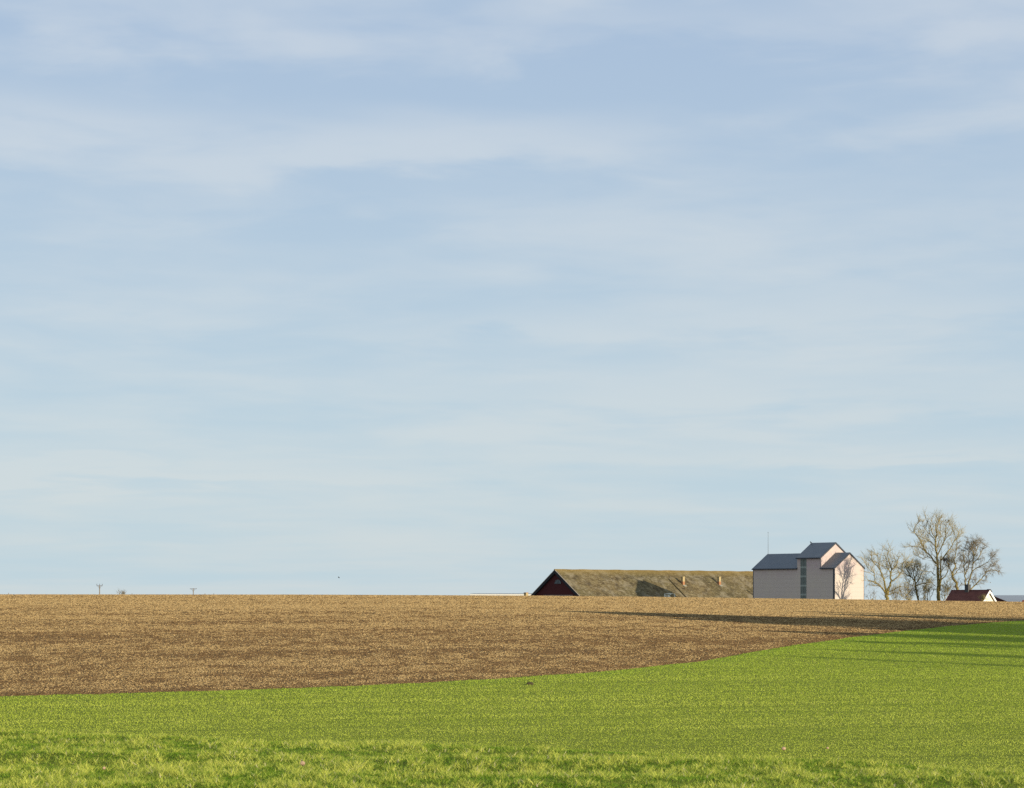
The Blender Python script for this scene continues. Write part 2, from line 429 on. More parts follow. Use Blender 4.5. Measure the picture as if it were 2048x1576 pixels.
g3 = (math.cos(math.radians(42)), math.sin(math.radians(42)))      # gable direction (right, away)
gd = Vector((g3[0], g3[1], 0)); ld = Vector((-g3[1], g3[0], 0))    # long direction (left, away)
Z = Vector((0, 0, 1))
def solve(o, d, px):
    """distance along d from o at which the point appears at column px"""
    k = (px - 1024) / F; return (k * o.y - o.x) / (d.x - k * d.y)
C0 = at(1669.4, HZ, 495.0)                                          # near corner of the granary
Wg = solve(C0, gd, 1727.9)
s_low = solve(C0, ld, 1641.3); s_hi = solve(C0, ld, 1594.2); s_end = solve(C0, ld, 1506.4)
ze = 61.5 / F * 495; zr = ze + (Wg / 2) * (28.8 / F * 497) / (solve(C0, gd, 1698.2))
rise_ = zr - ze
zt = 82.1 / F * (C0 + ld * s_low).y
def wing(root, name_, s0, s1, eave, o_over=(.0, .0), gap=0.0):
    """one gabled section between distances s0 < s1 along the long direction"""
    a = C0 + ld * s0
    prof = [a + Z * GZ, a + gd * Wg + Z * GZ, a + gd * Wg + Z * eave, a + gd * Wg / 2 + Z * (eave + rise_), a + Z * eave]
    MB().prism(prof, ld * (s1 - s0)).build('wall', m_panel, root)
    # roof: two slabs
    rf = MB(); th = .16; oh = .22
    a2 = a - ld * o_over[0]; ln = (s1 - s0) + o_over[0] + o_over[1]
    k = rise_ / (Wg / 2)
    lo = a2 - gd * oh + Z * (eave - oh * k + .02); mid = a2 + gd * Wg / 2 + Z * (eave + rise_ + .02); ro = a2 + gd * (Wg + oh) + Z * (eave - oh * k + .02)
    rf.prism([lo, mid, ro, ro + Z * th, mid + Z * (th * 1.1), lo + Z * th], ld * ln)
    r = rf.build('roof', m_metal, root)
    # dark verge boards on the near gable and gutter
    v = MB()
    for p, q in ((lo, mid), (ro, mid)):
        v.prism([p - Z * .16, q - Z * .16, q + Z * (th + .05), p + Z * (th + .03)], -ld * .06)
    v.build('verge_board', m_trim, r)
    MB().tube([lo + Z * -.02 - gd * .08, lo + ld * ln - gd * .08 - Z * .02], .13, 8).build('gutter', m_trim, r)
    return r
gran = empty('granary', (C0.x, C0.y, GZ)); bpy.context.view_layer.update()
tag(gran, 'tall three-stepped pale granary with slate blue roofs, beside the bare trees', 'farm building')
wing(gran, 'near', 0, s_low, ze, (.12, 0))
wing(gran, 'tall', s_low + .003, s_hi, zt, (.12, .12))
wing(gran, 'far', s_hi + .003, s_end, ze, (0, .15))
# corner trims
cm = MB().box(C0 - gd * .045 - ld * .045 + Z * GZ, gd * .09, ld * .5, Z * (ze - GZ - .1)); cm.build('corner_trim', m_trim, gran)
MB().box(C0 + gd * (Wg - .05) - ld * .04 + Z * GZ, gd * .10, ld * .10, Z * (ze - GZ - .1)).build('corner_trim', m_trim, gran)
e = C0 + ld * s_end
MB().box(e - gd * .05 - ld * .10 + Z * GZ, gd * .1, ld * .14, Z * (ze - GZ - .1)).build('corner_trim', m_trim, gran)
e = C0 + ld * s_low
MB().box(e - gd * .05 - ld * .05 + Z * (ze + .2), gd * .12, ld * .10, Z * (zt - ze - .3)).build('corner_trim', m_trim, gran)
# glazing strip with bars
w0 = solve(C0, ld, 1612.9); w1 = solve(C0, ld, 1601.0)
gl = MB().box(C0 + ld * w0 - gd * .03 + Z * GZ, ld * (w1 - w0), gd * .025, Z * (zt - GZ - .15)).build('window_strip', m_glz, gran)
b = MB()
for row in (1133.7, 1152, 1170.5, 1188.5):
    z = (HZ - row) / F * (C0 + ld * w0).y
    MB().box(C0 + ld * w0 - gd * .05 + Z * (z - .28), ld * (w1 - w0), gd * .018, Z * .40).build('glazing_bar', m_bar, gl)
b = MB()
for i in range(1, 4):
    b.box(C0 + ld * (w0 + (w1 - w0) * i / 4 - .02) - gd * .07 + Z * GZ, ld * .04, gd * .018, Z * (zt - GZ - .2))
b.build('mullion', m_trim, gl)
# antenna on the far ridge, hatch on the tall roof
ap = C0 + ld * (s_end - .05) + gd * Wg / 2
q = at(1535.6, 1064, ap.y)
an = MB().tube([ap + Z * (zr - .1), ap + Z * (zr + 2.5), ap + Z * q.z], [.05, .04, .028], 6).build('antenna', m_antenna, gran)
MB().tube([ap + Z * (q.z - .18), ap + Z * (q.z + .02)], [.10, .03], 6).build('antenna_tip', m_antenna, an)
tp = C0 + ld * (s_low + .9) + gd * (Wg * .69); zz = zt + rise_ * (1 - .38)
vm = MB().box(tp - gd * .2 - ld * .2 + Z * zz, gd * .4, ld * .4, Z * .75); vm.tube([tp + Z * (zz + .75), tp + Z * (zz + .95)], [.42, .25], 8)
vm.build('roof_vent', mat('rusty_vent', (.30, .21, .12), .7), gran)

# ------------------------------------------------------------------ long barn
phi = math.atan2(.081, .096); rd = Vector((math.cos(phi), math.sin(phi), 0)); nd = Vector((rd.y, -rd.x, 0))   # nd faces the camera side
A = at(1111.9, HZ, 526.5); ZR = 57.0 / F * 526.5; SL = .70
LEN = 84.0; WB = 11.0
def moss():
    g = NM('mossy_tiles', .95, .05)
    rot = g.map((1, 1, 1), (0, 0, -phi))
    a = g.noise(.55, rot, 7, .65, .3); b_ = g.noise(2.6, g.map((.5, 1, 1.4), (0, 0, -phi)), 6, .7); cc = g.noise(.10, rot, 3, .5)
    c = g.ramp(a, [(.34, (.060, .044, .028)), (.45, (.145, .108, .052)), (.60, (.195, .152, .075)), (.78, (.30, .25, .15))])
    c = g.mix(g.ramp(cc, [(.42, 0.0), (.6, .55)]), c, (.115, .100, .048))
    c = g.mix(g.ramp(b_, [(.38, .8), (.47, 0.0)]), c, (.045, .036, .024))
    c = g.mix(g.ramp(b_, [(.56, 0.0), (.64, .75)]), c, (.36, .31, .21))
    sp = g.t.nodes.new('ShaderNodeSeparateXYZ'); g.t.links.new(g.pos, sp.inputs[0]); z = sp.outputs[2]
    c = g.mix(g.ramp(g.noise(.30, g.map((1, 1, 1), (0, 0, -phi), loc=(4, 9, 2)), 6, .65, .5), [(.50, 0.0), (.60, .6)]), c, (.27, .23, .155))
    c = g.mix(g.ramp(g.noise(.42, g.map((1, 1, 1), (0, 0, -phi), loc=(1, 3, 7)), 5, .6, .4), [(.54, 0.0), (.62, .5)]), c, (.065, .052, .032))
    top = g.math('MULTIPLY', g.math('SUBTRACT', z, ZR - 1.3), 1.1, True)
    c = g.mix(g.math('MULTIPLY', top, .55), c, (.24, .17, .055))
    crs = g.wave(1.45, g.pos, .6, direction='Z')      # tile courses
    c = g.mix(g.ramp(crs, [(.0, .35), (.25, 0.0)]), c, (.06, .045, .025))
    g.col(c); g.bump(g.math('ADD', g.math('MULTIPLY', b_, 1.0), g.math('MULTIPLY', a, .6)), 1.0, .22); return g.m
m_moss = moss()
g = NM('red_boards', .8, .15); rot = g.map((1, 1, 1), (0, 0, -phi))
c = g.mix(g.noise(1.2, detail=5), (.052, .013, .014), (.080, .019, .019)); c = g.mix(g.ramp(g.wave(2.2, rot, direction='Y'), [(.0, .6), (.15, 0.0)]), c, (.05, .01, .01)); g.col(c)
m_red = g.m
m_black = mat('black_board', (.020, .020, .024), .7, .2)
barn = empty('barn', (A.x, A.y, GZ)); tag(barn, 'long low barn with mossy brown roof and dark red gable, left of the granary', 'barn')
eave = ZR - SL * WB
prof = [A - nd * (WB - .6) + Z * GZ, A + nd * (WB - .6) + Z * GZ, A + nd * (WB - .6) + Z * (eave + .25), A + Z * (ZR - .17), A - nd * (WB - .6) + Z * (eave + .25)]
MB().prism(prof, rd * LEN).build('wall', m_red, barn)
# roof as a slightly sagging, uneven tiled sheet with thickness
def roof_side(sgn):
    nu, nv = 170, 26; U = np.linspace(-.45, LEN + .4, nu); V = np.linspace(0, WB, nv)
    UU, VV = np.meshgrid(U, V, indexing='ij')
    dz = (vnoise(UU * .09, VV * .12, 60 + sgn, 3) - .5) * .16 + (vnoise(UU * 1.3, VV * 1.6, 63, 2) - .5) * .09
    dz *= np.clip(VV * 2, .25, 1)
    P = np.array(A)[None, None] + np.array(rd)[None, None] * UU[..., None] + sgn * np.array(nd)[None, None] * VV[..., None]
    P[..., 2] = ZR - SL * VV + dz
    top = P.reshape(-1, 3); bot = top - np.array([0, 0, .22])
    i = (np.arange(nu - 1)[:, None] * nv + np.arange(nv - 1)[None]).ravel(); q = np.stack([i, i + nv, i + nv + 1, i + 1], -1); n = nu * nv
    fs = [q, q[:, ::-1] + n]
    def edge(ids): ids = np.array(ids); fs.append(np.stack([ids[:-1], ids[1:], ids[1:] + n, ids[:-1] + n], -1))
    edge(np.arange(nv)); edge(np.arange(nv) + (nu - 1) * nv); edge(np.arange(nu) * nv); edge(np.arange(nu) * nv + nv - 1)
    vv = np.vstack([top, bot]) - np.array(barn.location)
    return mesh_np('roof_slope', vv, np.vstack(fs), m_moss, barn, smooth=False)
rs = roof_side(1); roof_side(-1)
rp = [A + rd * u + Z * (ZR + .05 + .05 * math.sin(u * .9) * math.sin(u * .23)) for u in np.linspace(-.5, LEN + .4, 60)]
MB().tube(rp, .17, 7).build('ridge_tiles', m_moss, barn)
v = MB()
for sg in (1, -1):
    a_, b2 = A + Z * (ZR - .03), A + nd * sg * (WB + .1) + Z * (eave - .10)
    v.prism([a_ - Z * .75, b2 - Z * .75, b2 + Z * -.02, a_ + Z * .02], rd * -.45)
v.build('bargeboard', m_black, barn)
gv = MB()
for sg in (1, -1):
    a_, b2 = A - rd * .47 + Z * (ZR + .0), A - rd * .47 + nd * sg * (WB + .1) + Z * (eave - .07)
    gv.prism([a_ - Z * .02, b2 - Z * .02, b2 + Z * .12, a_ + Z * .12], rd * .14)
gv.build('verge_flashing', mat('weathered_verge', (.36, .31, .25), .7), barn)
# half-round attic window
wc = A + nd * ((solve(A, nd, 1116.3))) + Z * ((HZ - 1167.3) / F * 526) - rd * .04
arc = [wc + nd * (1.15 * math.cos(t)) + Z * (.95 * math.sin(t)) for t in np.linspace(0, math.pi, 13)]
wf = MB().prism(arc, -rd * .05).build('attic_window', mat('attic_pane', (.045, .065, .075), .25, .5), barn)
fr = MB()
ring = arc + [arc[0]]
fr.tube([p - rd * .05 for p in ring], .05, 5)
for t in (math.pi / 3, math.pi / 2, 2 * math.pi / 3): fr.tube([wc - rd * .06, wc + nd * 1.15 * math.cos(t) + Z * .95 * math.sin(t) - rd * .06], .03, 4)
fr.build('frame', mat('attic_frame', (.10, .10, .10), .6), wf)
# pale door rail at the foot of the gable
q0 = A + nd * solve(A, nd, 1088); q1 = A + nd * solve(A, nd, 1146)
MB().box(q0 + Z * ((HZ - 1190.3) / F * 526 - .9) - rd * .12, q1 - q0, rd * .08, Z * .95).build('door_head', mat('grey_boards', (.20, .17, .15), .8), barn)
# chimneys on the slope
def slope_z(p): return ZR - SL * (p - A).dot(nd)
def on_slope(px, py):
    k = Vector(((px - 1024) / F, 1, (HZ - py) / F)); n3 = nd * SL + Z; P0 = Vector((A.x, A.y, ZR))
    return k * (P0.dot(n3) / k.dot(n3))
g = NM('yellow_brick', .85, .1)
brk = g.t.nodes.new('ShaderNodeTexBrick'); brk.inputs['Scale'].default_value = 4; g.t.links.new(g.map((1, 1, 1), (math.radians(90), 0, math.radians(42))), brk.inputs['Vector'])
brk.inputs['Color1'].default_value = (.42, .33, .16, 1); brk.inputs['Color2'].default_value = (.36, .27, .13, 1); brk.inputs['Mortar'].default_value = (.34, .29, .19, 1)
g.col(brk.outputs[0]); m_ybr = g.m
g = NM('orange_brick', .85, .1); g.col(g.mix(g.noise(2.5), (.28, .13, .065), (.35, .18, .09))); m_obr = g.m
m_lead = mat('lead_flashing', (.26, .25, .19), .7)
def slope_chimney(px, py, w, h, split):
    p = on_slope(px, py); z0 = p.z - .5
    o = p - gd * 0 - rd * w / 2 - nd * w / 2; o.z = 0
    low = MB().box(o + Z * z0, rd * w, nd * w, Z * (.5 + h * split)).build('chimney', m_obr, barn)
    up = MB().box(o + Z * (z0 + .5 + h * split) + rd * .01 + nd * .01, rd * (w - .02), nd * (w - .02), Z * (h * (1 - split)))
    up.build('chimney_shaft', m_ybr, low)
    MB().box(o + Z * (z0 + .5 + h) - rd * .05 - nd * .05, rd * (w + .1), nd * (w + .1), Z * .12).build('chimney_cap', m_ybr, low)
    f_ = MB(); a_ = p + Z * .10
    for s1, s2 in ((-.5, 1.0),):
        c0 = a_ - rd * (w * .5 + .05) + nd * (w * .5); f_.prism([c0 - Z * .07 - Z * SL * (w * .5), c0 + rd * (w + .3) - Z * .07 - Z * SL * (w * .5), c0 + rd * (w + .45) + nd * .42 - Z * .37 - Z * SL * (w * .5), c0 + nd * .42 + rd * .15 - Z * .37 - Z * SL * (w * .5)], Z * .07)
    f_.build('flashing', m_lead, low)
slope_chimney(1365.8, 1168.5, .68, 1.75, .38)
slope_chimney(1438.2, 1168.5, .66, 1.75, .38)
p = on_slope(1509.0, 1193.0)
MB().tube([p - Z * .4, p + Z * 2.05], .17, 8).build('shadow_pipe', m_black, barn)  # unseen pipe behind the granary corner, added to cast the thin shadow on this slope
# seam board running down the slope
p0, p1 = on_slope(1338, 1159), on_slope(1373, 1196)
d_ = (p1 - p0); s_ = rd * .14
MB().prism([p0 - s_ + Z * .05, p0 + s_ + Z * .05, p1 + s_ + Z * .05, p1 - s_ + Z * .05], Z * .14).build('roof_seam', mat('dark_moss', (.07, .058, .030), .95, .05), barn)

# ------------------------------------------------------------------ low white building left of the barn
m_white = NM('limewash', .8, .1); m_white.col(m_white.mix(m_white.noise(.6, detail=5), (.74, .70, .60), (.82, .79, .70))); m_white = m_white.m
Yw = 600.0; wa = at(1075, HZ, Yw)
wd = (at(940, HZ, Yw + 4) - wa); wd.z = 0; wdir = wd.normalized(); wn = Vector((wdir.y, -wdir.x, 0))
if wn.y > 0: wn = -wn
ztop = (HZ - 1188.0) / F * (Yw + 5)
wb = empty('stable_building', (wa.x, wa.y, GZ)); tag(wb, 'very low white-walled building just showing over the field left of the barn', 'farm building')
MB().box(wa + Z * GZ, wd, -wn * 8, Z * (ztop - GZ)).build('wall', m_white, wb)
rt = MB(); th = .05
rt.prism([wa + wn * .05 + Z * ztop, wa - wn * 4 + Z * (ztop + .12), wa - wn * 8.3 + Z * ztop, wa - wn * 8.3 + Z * (ztop + th), wa - wn * 4 + Z * (ztop + .12 + th), wa + wn * .05 + Z * (ztop + th)], wd)
rt.build('roof', mat('grey_felt', (.22, .24, .26), .7), wb)
kc = at(1052.2, 1187, 590); w = .80
c_o = kc - gd * w / 2 - ld * w / 2; c_o.z = GZ
MB().box(c_o, gd * w, ld * w, Z * ((HZ - 1186.0) / F * 590 - GZ)).build('chimney', m_ybr, wb)
MB().box(c_o - gd * .06 - ld * .06 + Z * ((HZ - 1186.0) / F * 590 - GZ), gd * (w + .12), ld * (w + .12), Z * .14).build('chimney_cap', m_obr, wb)

# pale metal frame in front of the barn roof
fb = at(1329.5, 1187.2, 400.0); fr_ = empty('metal_gate', (fb.x, fb.y, GZ)); tag(fr_, 'small pale blue tubular metal frame in front of the mossy barn roof', 'gate')
m_pale = mat('galvanised', (.20, .26, .30), .5, .3)
zt_ = fb.z; x1 = at(1350, 1187, 400).x
f0 = float(ground(fb.x, 400.0))
fm = MB(); fm.tube([(fb.x, 400, f0), (fb.x, 400, zt_), ((fb.x + x1) / 2, 400.3, zt_), (x1, 400.6, zt_ - .04), (x1, 400.6, f0)], .045, 6)
fm.build('frame', m_pale, fr_)
fm = MB(); xa, xb = fb.x + .75, fb.x + 1.15
fm.tube([(xa - .2, 400.2, zt_ - .42), (xb, 400.3, zt_ - .12)], .035, 5); fm.tube([(xa - .2, 400.2, zt_ - .42), (xb, 400.3, zt_ - .62)], .035, 5)
for k in range(4): fm.tube([(fb.x, 400, zt_ - .25 - .16 * k), (fb.x + .9, 400.2, zt_ - .25 - .16 * k)], .018, 5)
fm.build('brace', m_pale, fr_)

# ------------------------------------------------------------------ farmhouse at the right
Yh = 430.0; HG = at(1977.0, HZ, Yh); hz_ = (HZ - 1180.3) / F * Yh
hz0 = -6.3; hk = 1.0
hlen = solve(HG, ld, 1905.2); hw = 3.6
g = NM('dark_red_tiles', .8, .15)
c = g.mix(g.ramp(g.noise(1.6, detail=6, rough=.7), [(.3, 0.0), (.7, 1.0)]), (.095, .032, .026), (.165, .066, .052))
c = g.mix(g.ramp(g.wave(1.55, g.pos, .3, direction='Z'), [(.0, .6), (.3, 0.0)]), c, (.035, .015, .012)); g.col(c); g.bump(g.noise(8), .6, .05)
m_tile = g.m
m_wood = mat('white_bargeboard', (.80, .78, .70), .6)
g = NM('cream_boards', .75, .1)
c = g.mix(g.noise(1.4, detail=4), (.70, .66, .50), (.78, .74, .60)); c = g.mix(g.ramp(g.wave(2.4, g.map((1, 1, 1), (0, 0, -math.radians(42)))), [(.0, .35), (.2, 0.0)]), c, (.4, .36, .27)); g.col(c); m_cream = g.m
house = empty('farmhouse', (HG.x, HG.y, hz0)); tag(house, 'small cottage with dark red tiled roof and cream gable at the far right', 'house')
pr = [HG - gd * hw + Z * hz0, HG + gd * hw + Z * hz0, HG + gd * hw + Z * (hz_ - hw * hk), HG + Z * (hz_ - .16), HG - gd * hw + Z * (hz_ - hw * hk)]
MB().prism(pr, ld * hlen).build('wall', m_cream, house)
for sg in (1, -1):
    a_, b2 = HG - ld * .30, HG + gd * sg * (hw + .5) - ld * .30
    a_ = a_ + Z * hz_; b2 = b2 + Z * (hz_ - (hw + .5) * hk)
    r_ = MB().prism([a_ - Z * .14, b2 - Z * .14, b2, a_], ld * (hlen + .6)).build('roof_slope', m_tile, house)
    MB().prism([a_ - Z * .48, b2 - Z * .48, b2 + Z * .03, a_ + Z * .03], -ld * .06).build('bargeboard', m_wood, r_)
    e_ = ld * (hlen + .6)
    MB().prism([a_ - Z * .40 + e_, b2 - Z * .40 + e_, b2 + Z * .05 + e_, a_ + Z * .05 + e_], ld * .12).build('bargeboard', m_wood, r_)
MB().tube([HG - ld * .3 + Z * (hz_ + .0), HG + ld * (hlen + .3) + Z * (hz_ + .0)], .10, 6).build('ridge_tiles', m_tile, house)
# gable rainwater pipe and little attic window
MB().tube([HG + gd * .25 - ld * .1 + Z * (hz_ - .75), HG + gd * 2.6 - ld * .1 + Z * (hz_ - 2.9)], .055, 6).build('downpipe', mat('dark_pipe', (.12, .10, .07), .6), house)
cs1 = solve(HG, ld, 1935.5); cc_ = HG + ld * cs1
g = NM('dark_grey_brick', .9, .1); g.col(g.mix(g.noise(3.5, detail=5), (.05, .05, .05), (.12, .115, .105))); m_dbr = g.m
ck = MB().box(cc_ - gd * .42 - ld * .42 + Z * (hz_ - .8), gd * .84, ld * .84, Z * 1.75).build('chimney', m_dbr, house)
MB().box(cc_ - gd * .50 - ld * .50 + Z * (hz_ + .95), gd * 1.0, ld * 1.0, Z * .16).build('chimney_cap', m_dbr, ck)
MB().tube([cc_ - ld * .05 + Z * (hz_ + 1.11), cc_ - ld * .05 + Z * (hz_ + 1.32)], .14, 8).build('chimney_pot', m_black, ck)
vp = HG + gd * 1.1 + ld * .35; vz = hz_ + .22
hd = MB().box(vp - gd * .28 - ld * .1 + Z * (hz_ - 1.2), gd * .22, ld * .6, Z * (1.1)).build('hooded_vent', m_black, house)
MB().prism([vp - gd * .45 + Z * (vz - .25), vp + gd * .05 + Z * (vz - .02), vp + gd * .60 + Z * (vz - .52), vp + gd * .52 + Z * (vz - .56), vp + gd * .05 + Z * (vz - .18), vp - gd * .35 + Z * (vz - .32)], ld * .8).build('hood', m_black, hd)

# grey roofed shed and red roofs behind the farmhouse
g = NM('grey_sheet_roof', .6, .25); g.col(g.mix(g.noise(.3, detail=4), (.40, .41, .41), (.48, .48, .47))); m_gsheet = g.m
sh = empty('grey_roofed_shed', tuple(at(2010, HZ, 560)[:2]) + (GZ,)); tag(sh, 'wide shed with a low grey sheet roof behind the farmhouse, at the right edge', 'shed')
s0 = at(1986, HZ, 575); s1 = at(2110, HZ, 560); zr_ = (HZ - 1190.4) / F * 572; dr = s1 - s0; dn = Vector((dr.y, -dr.x, 0)).normalized()
if dn.y > 0: dn = -dn
MB().prism([s0 + dn * 9 + Z * -2.6, s0 + Z * zr_, s0 - dn * 9 + Z * -2.6, s0 - dn * 9 + Z * -2.75, s0 + Z * (zr_ - .15), s0 + dn * 9 + Z * -2.75], dr).build('roof', m_gsheet, sh)
MB().prism([s0 + dn * 8.6 + Z * GZ, s0 + dn * 8.6 + Z * -2.72, s0 + Z * (zr_ - .3), s0 - dn * 8.6 + Z * -2.72, s0 - dn * 8.6 + Z * GZ], dr * .995 + Vector((0, 0, 0))).build('wall', m_red, sh)
ln = empty('lean_to', tuple(at(2000, HZ, 480)[:2]) + (GZ,)); tag(ln, 'dark red sloping outbuilding roof between the cottage gable and grey shed', 'outbuilding')
a0 = at(1984, 1190.5, 480); a1 = at(2022, 1206, 472); tk = Vector((1.5, 9, -.2))
MB().prism([a0, a1, a1 - Z * .18, a0 - Z * .18], tk).build('roof', m_tile, ln)
b0 = Vector((a0.x + .3, a0.y + .3, GZ)); b1 = Vector((a1.x - .3, a1.y + .3, GZ))
MB().prism([b0, b1, Vector((b1.x, b1.y, a1.z - .25)), Vector((b0.x, b0.y, a0.z - .35))], tk * .9).build('wall', m_red, ln)
rr_ = empty('red_roofed_house', tuple(at(2060, HZ, 520)[:2]) + (GZ,)); tag(rr_, 'sliver of a bright red tiled roof at the right edge of the field crest', 'house')
g = NM('bright_red_tiles', .8, .1); g.col(g.mix(g.noise(1.2), (.42, .10, .06), (.52, .15, .09))); m_brt = g.m
a0 = at(2036, HZ, 505); a1 = at(2120, HZ, 495); zq = (HZ - 1200.2) / F * 505
MB().prism([a0 + Vector((.5, -4, zq - 2.6)), a0 + Z * zq + Vector((1.0, 0, 0)), a0 + Vector((1, 4, zq - 2.6)), a0 + Vector((1, 4, zq - 2.8)), a0 + Z * (zq - .2) + Vector((1, 0, 0)), a0 + Vector((.5, -4, zq - 2.8))], a1 - a0).build('roof', m_brt, rr_)
MB().prism([a0 + Vector((1, -3.6, GZ)), a0 + Vector((1, -3.6, zq - 2.8)), a0 + Vector((1, 0, zq - .35)), a0 + Vector((1, 3.6, zq - 2.8)), a0 + Vector((1, 3.6, GZ))], (a1 - a0) * .98).build('wall', m_cream, rr_)

# ------------------------------------------------------------------ trees
g = NM('olive_bark', .9, .1)
g.col(g.ramp(g.noise(1.1, detail=6, rough=.7), [(.3, (.07, .058, .028)), (.5, (.21, .165, .055)), (.72, (.34, .28, .105))])); g.bump(g.noise(5), 1, .06)
m_bark = g.m
def twigmat(name, a, b2):
    g = NM(name, .85, .1); g.col(g.mix(g.ramp(g.noise(.45, detail=3), [(.35, 0.0), (.65, 1.0)]), a, b2)); return g.m
m_tw_pale = twigmat('pale_twigs', (.30, .25, .115), (.42, .34, .175))
m_tw_olive = twigmat('olive_twigs', (.20, .165, .07), (.32, .26, .11))
m_tw_grey = twigmat('grey_brown_twigs', (.15, .125, .080), (.27, .215, .13))
def zp2(x, y): return (1700 + x / 5.885, 1010 + y / 5.885)
def tree(name, base_z2, Y, limbs, density, l2, tw, twig_mat, label, cat='tree', rb=.42, droop=0.0, updir=.35, seed=1, group='bare trees beside the granary', scale_tw=1.0, r2=.055):
    """limbs: polylines in zoomed reference coordinates (x, y), each with start radius; grown in depth as well"""
    rnd = random.Random(seed); rng = np.random.default_rng(seed)
    bx, by = zp2(*base_z2); b0 = at(bx, HZ, Y); gz = float(ground(b0.x, Y)) - .2
    root = empty(name, (b0.x, b0.y, gz)); tag(root, label, cat, group)
    paths = []   # (pts(n,3), r0, r1)
    P2 = []
    for li, (pts, r0, r1) in enumerate(limbs):
        q = np.array([zp2(*p) for p in pts])
        X = (q[:, 0] - 1024) / F * Y; Zz = (HZ - q[:, 1]) / F * Y
        if li == 0: dep = np.zeros(len(q)); k = 0
        else:
            best = min(((math.hypot(X[0] - a[0], Zz[0] - a[2]), a[1]) for a in P2), default=(0, 0)); d0 = best[1]
            k = rnd.choice((-1, 1)) * rnd.uniform(.25, .85)
            arc_ = np.concatenate([[0], np.cumsum(np.hypot(np.diff(X), np.diff(Zz)))]); dep = d0 + k * arc_ * np.clip(arc_ / (arc_[-1] + 1e-6), .3, 1)
        w = np.stack([X, Y + dep, Zz * (Y + dep) / Y], -1)
        # densify and wobble
        t = np.linspace(0, len(w) - 1, (len(w) - 1) * 3 + 1); ww = np.stack([np.interp(t, np.arange(len(w)), w[:, i]) for i in range(3)], -1)
        ww[1:-1] += rng.normal(0, .07, ww[1:-1].shape)
        if li == 0: ww = np.vstack([[ww[0][0], ww[0][1], gz], ww])
        P2 += [(a[0], a[1] - Y, a[2]) for a in ww]
        paths.append((ww, r0, r1))
    tm = MB(); inv = np.array([b0.x, b0.y, gz])
    for w, r0, r1 in paths:
        n = len(w); tm.tube(w, [r0 + (r1 - r0) * (i / (n - 1)) ** .8 for i in range(n)], 7)
    tm.build('trunk', m_bark, root, smooth=True)
    # secondary branches
    sec = []; V = []; Fc = []; nb = 0
    cen = np.mean([w.mean(0) for w, _, _ in paths[1:]] or [paths[0][0].mean(0)], 0)
    def tubes(pth, ra, rb_, ns=4):
        nonlocal nb
        n = len(pth)
        for i, p in enumerate(pth):
            d = pth[min(i + 1, n - 1)] - pth[max(i - 1, 0)]; d = d / (np.linalg.norm(d) + 1e-9)
            x = np.cross(d, (.3, .2, .93)); x /= np.linalg.norm(x) + 1e-9; y = np.cross(d, x); r = ra + (rb_ - ra) * i / (n - 1)
            for k in range(ns):
                a = 2 * math.pi * k / ns; V.append(p + (x * math.cos(a) + y * math.sin(a)) * r)
        for i in range(n - 1):
            for k in range(ns):
                q = (k + 1) % ns; Fc.append((nb + i * ns + k, nb + i * ns + q, nb + (i + 1) * ns + q, nb + (i + 1) * ns + k))
        nb += n * ns
    def grow(p, d, length, seg, up, wob):
        out = [p]; d = d / np.linalg.norm(d)
        for i in range(seg):
            d = d + rng.normal(0, wob, 3) + np.array([0, 0, up]) / seg; d /= np.linalg.norm(d); p = p + d * length / seg; out.append(p)
        return out
    for li, (w, r0, r1) in enumerate(paths):
        arc_ = np.concatenate([[0], np.cumsum(np.linalg.norm(np.diff(w, axis=0), axis=1))]); T = arc_[-1]
        start = .45 if li == 0 else .12
        n = max(2, int(T * (1 - start) * density))
        for s in rng.uniform(start, 1.0, n) * T:
            p = np.array([np.interp(s, arc_, w[:, i]) for i in range(3)]); i = min(np.searchsorted(arc_, s), len(w) - 1)
            tg = w[i] - w[max(i - 1, 0)]; tg = tg / (np.linalg.norm(tg) + 1e-9)
            o = rng.normal(0, 1, 3); o -= tg * o.dot(tg); o /= np.linalg.norm(o)
            frac = s / T
            b_ = grow(p, tg * .55 + o * .85 + np.array([0, 0, .25]), l2 * rng.uniform(.45, 1.15) * (1.15 - .55 * frac), 4, updir, .16)
            tubes(b_, r2, r2 * .4); sec.append(np.array(b_))
    ter = []
    for b_ in sec:
        for _ in range(5):
            t = rng.uniform(.25, 1) * 4; i = min(int(t), 3); p = b_[i] + (b_[i + 1] - b_[i]) * (t - i); tg = b_[i + 1] - b_[i]; tg /= np.linalg.norm(tg)
            o = rng.normal(0, 1, 3); q = grow(p, tg * .8 + o * .55, l2 * rng.uniform(.25, .6), 3, updir * .8 - droop, .18)
            tubes(q, r2 * .42, r2 * .2, 3); ter.append(np.array(q))
    crown = mesh_np('crown', np.array(V) - inv, np.array(Fc), twig_mat, root)
    # twigs: tapered slivers, vectorised
    allb = np.array([q[[0, 1, 2, 3]] for q in ter]); nt_ = int(1.1 * tw * len(allb)); idx = rng.integers(0, len(allb), nt_); t = rng.uniform(.2, 3, nt_)
    i = np.minimum(t.astype(int), 2); a = allb[idx, i]; b2 = allb[idx, i + 1]; p = a + (b2 - a) * (t - i)[:, None]; tg = b2 - a; tg /= np.linalg.norm(tg, axis=1)[:, None]
    d = tg * 1.1 + rng.normal(0, .38, (nt_, 3)) + np.array([0, 0, updir * .6 - droop * 1.2]); d /= np.linalg.norm(d, axis=1)[:, None]
    ln_ = rng.uniform(.4, 1.35, nt_)[:, None] * scale_tw; tip = p + d * ln_
    x = np.cross(d, (0.1, .97, .2)); x /= np.linalg.norm(x, axis=1)[:, None]; y = np.cross(d, x); r = .0085
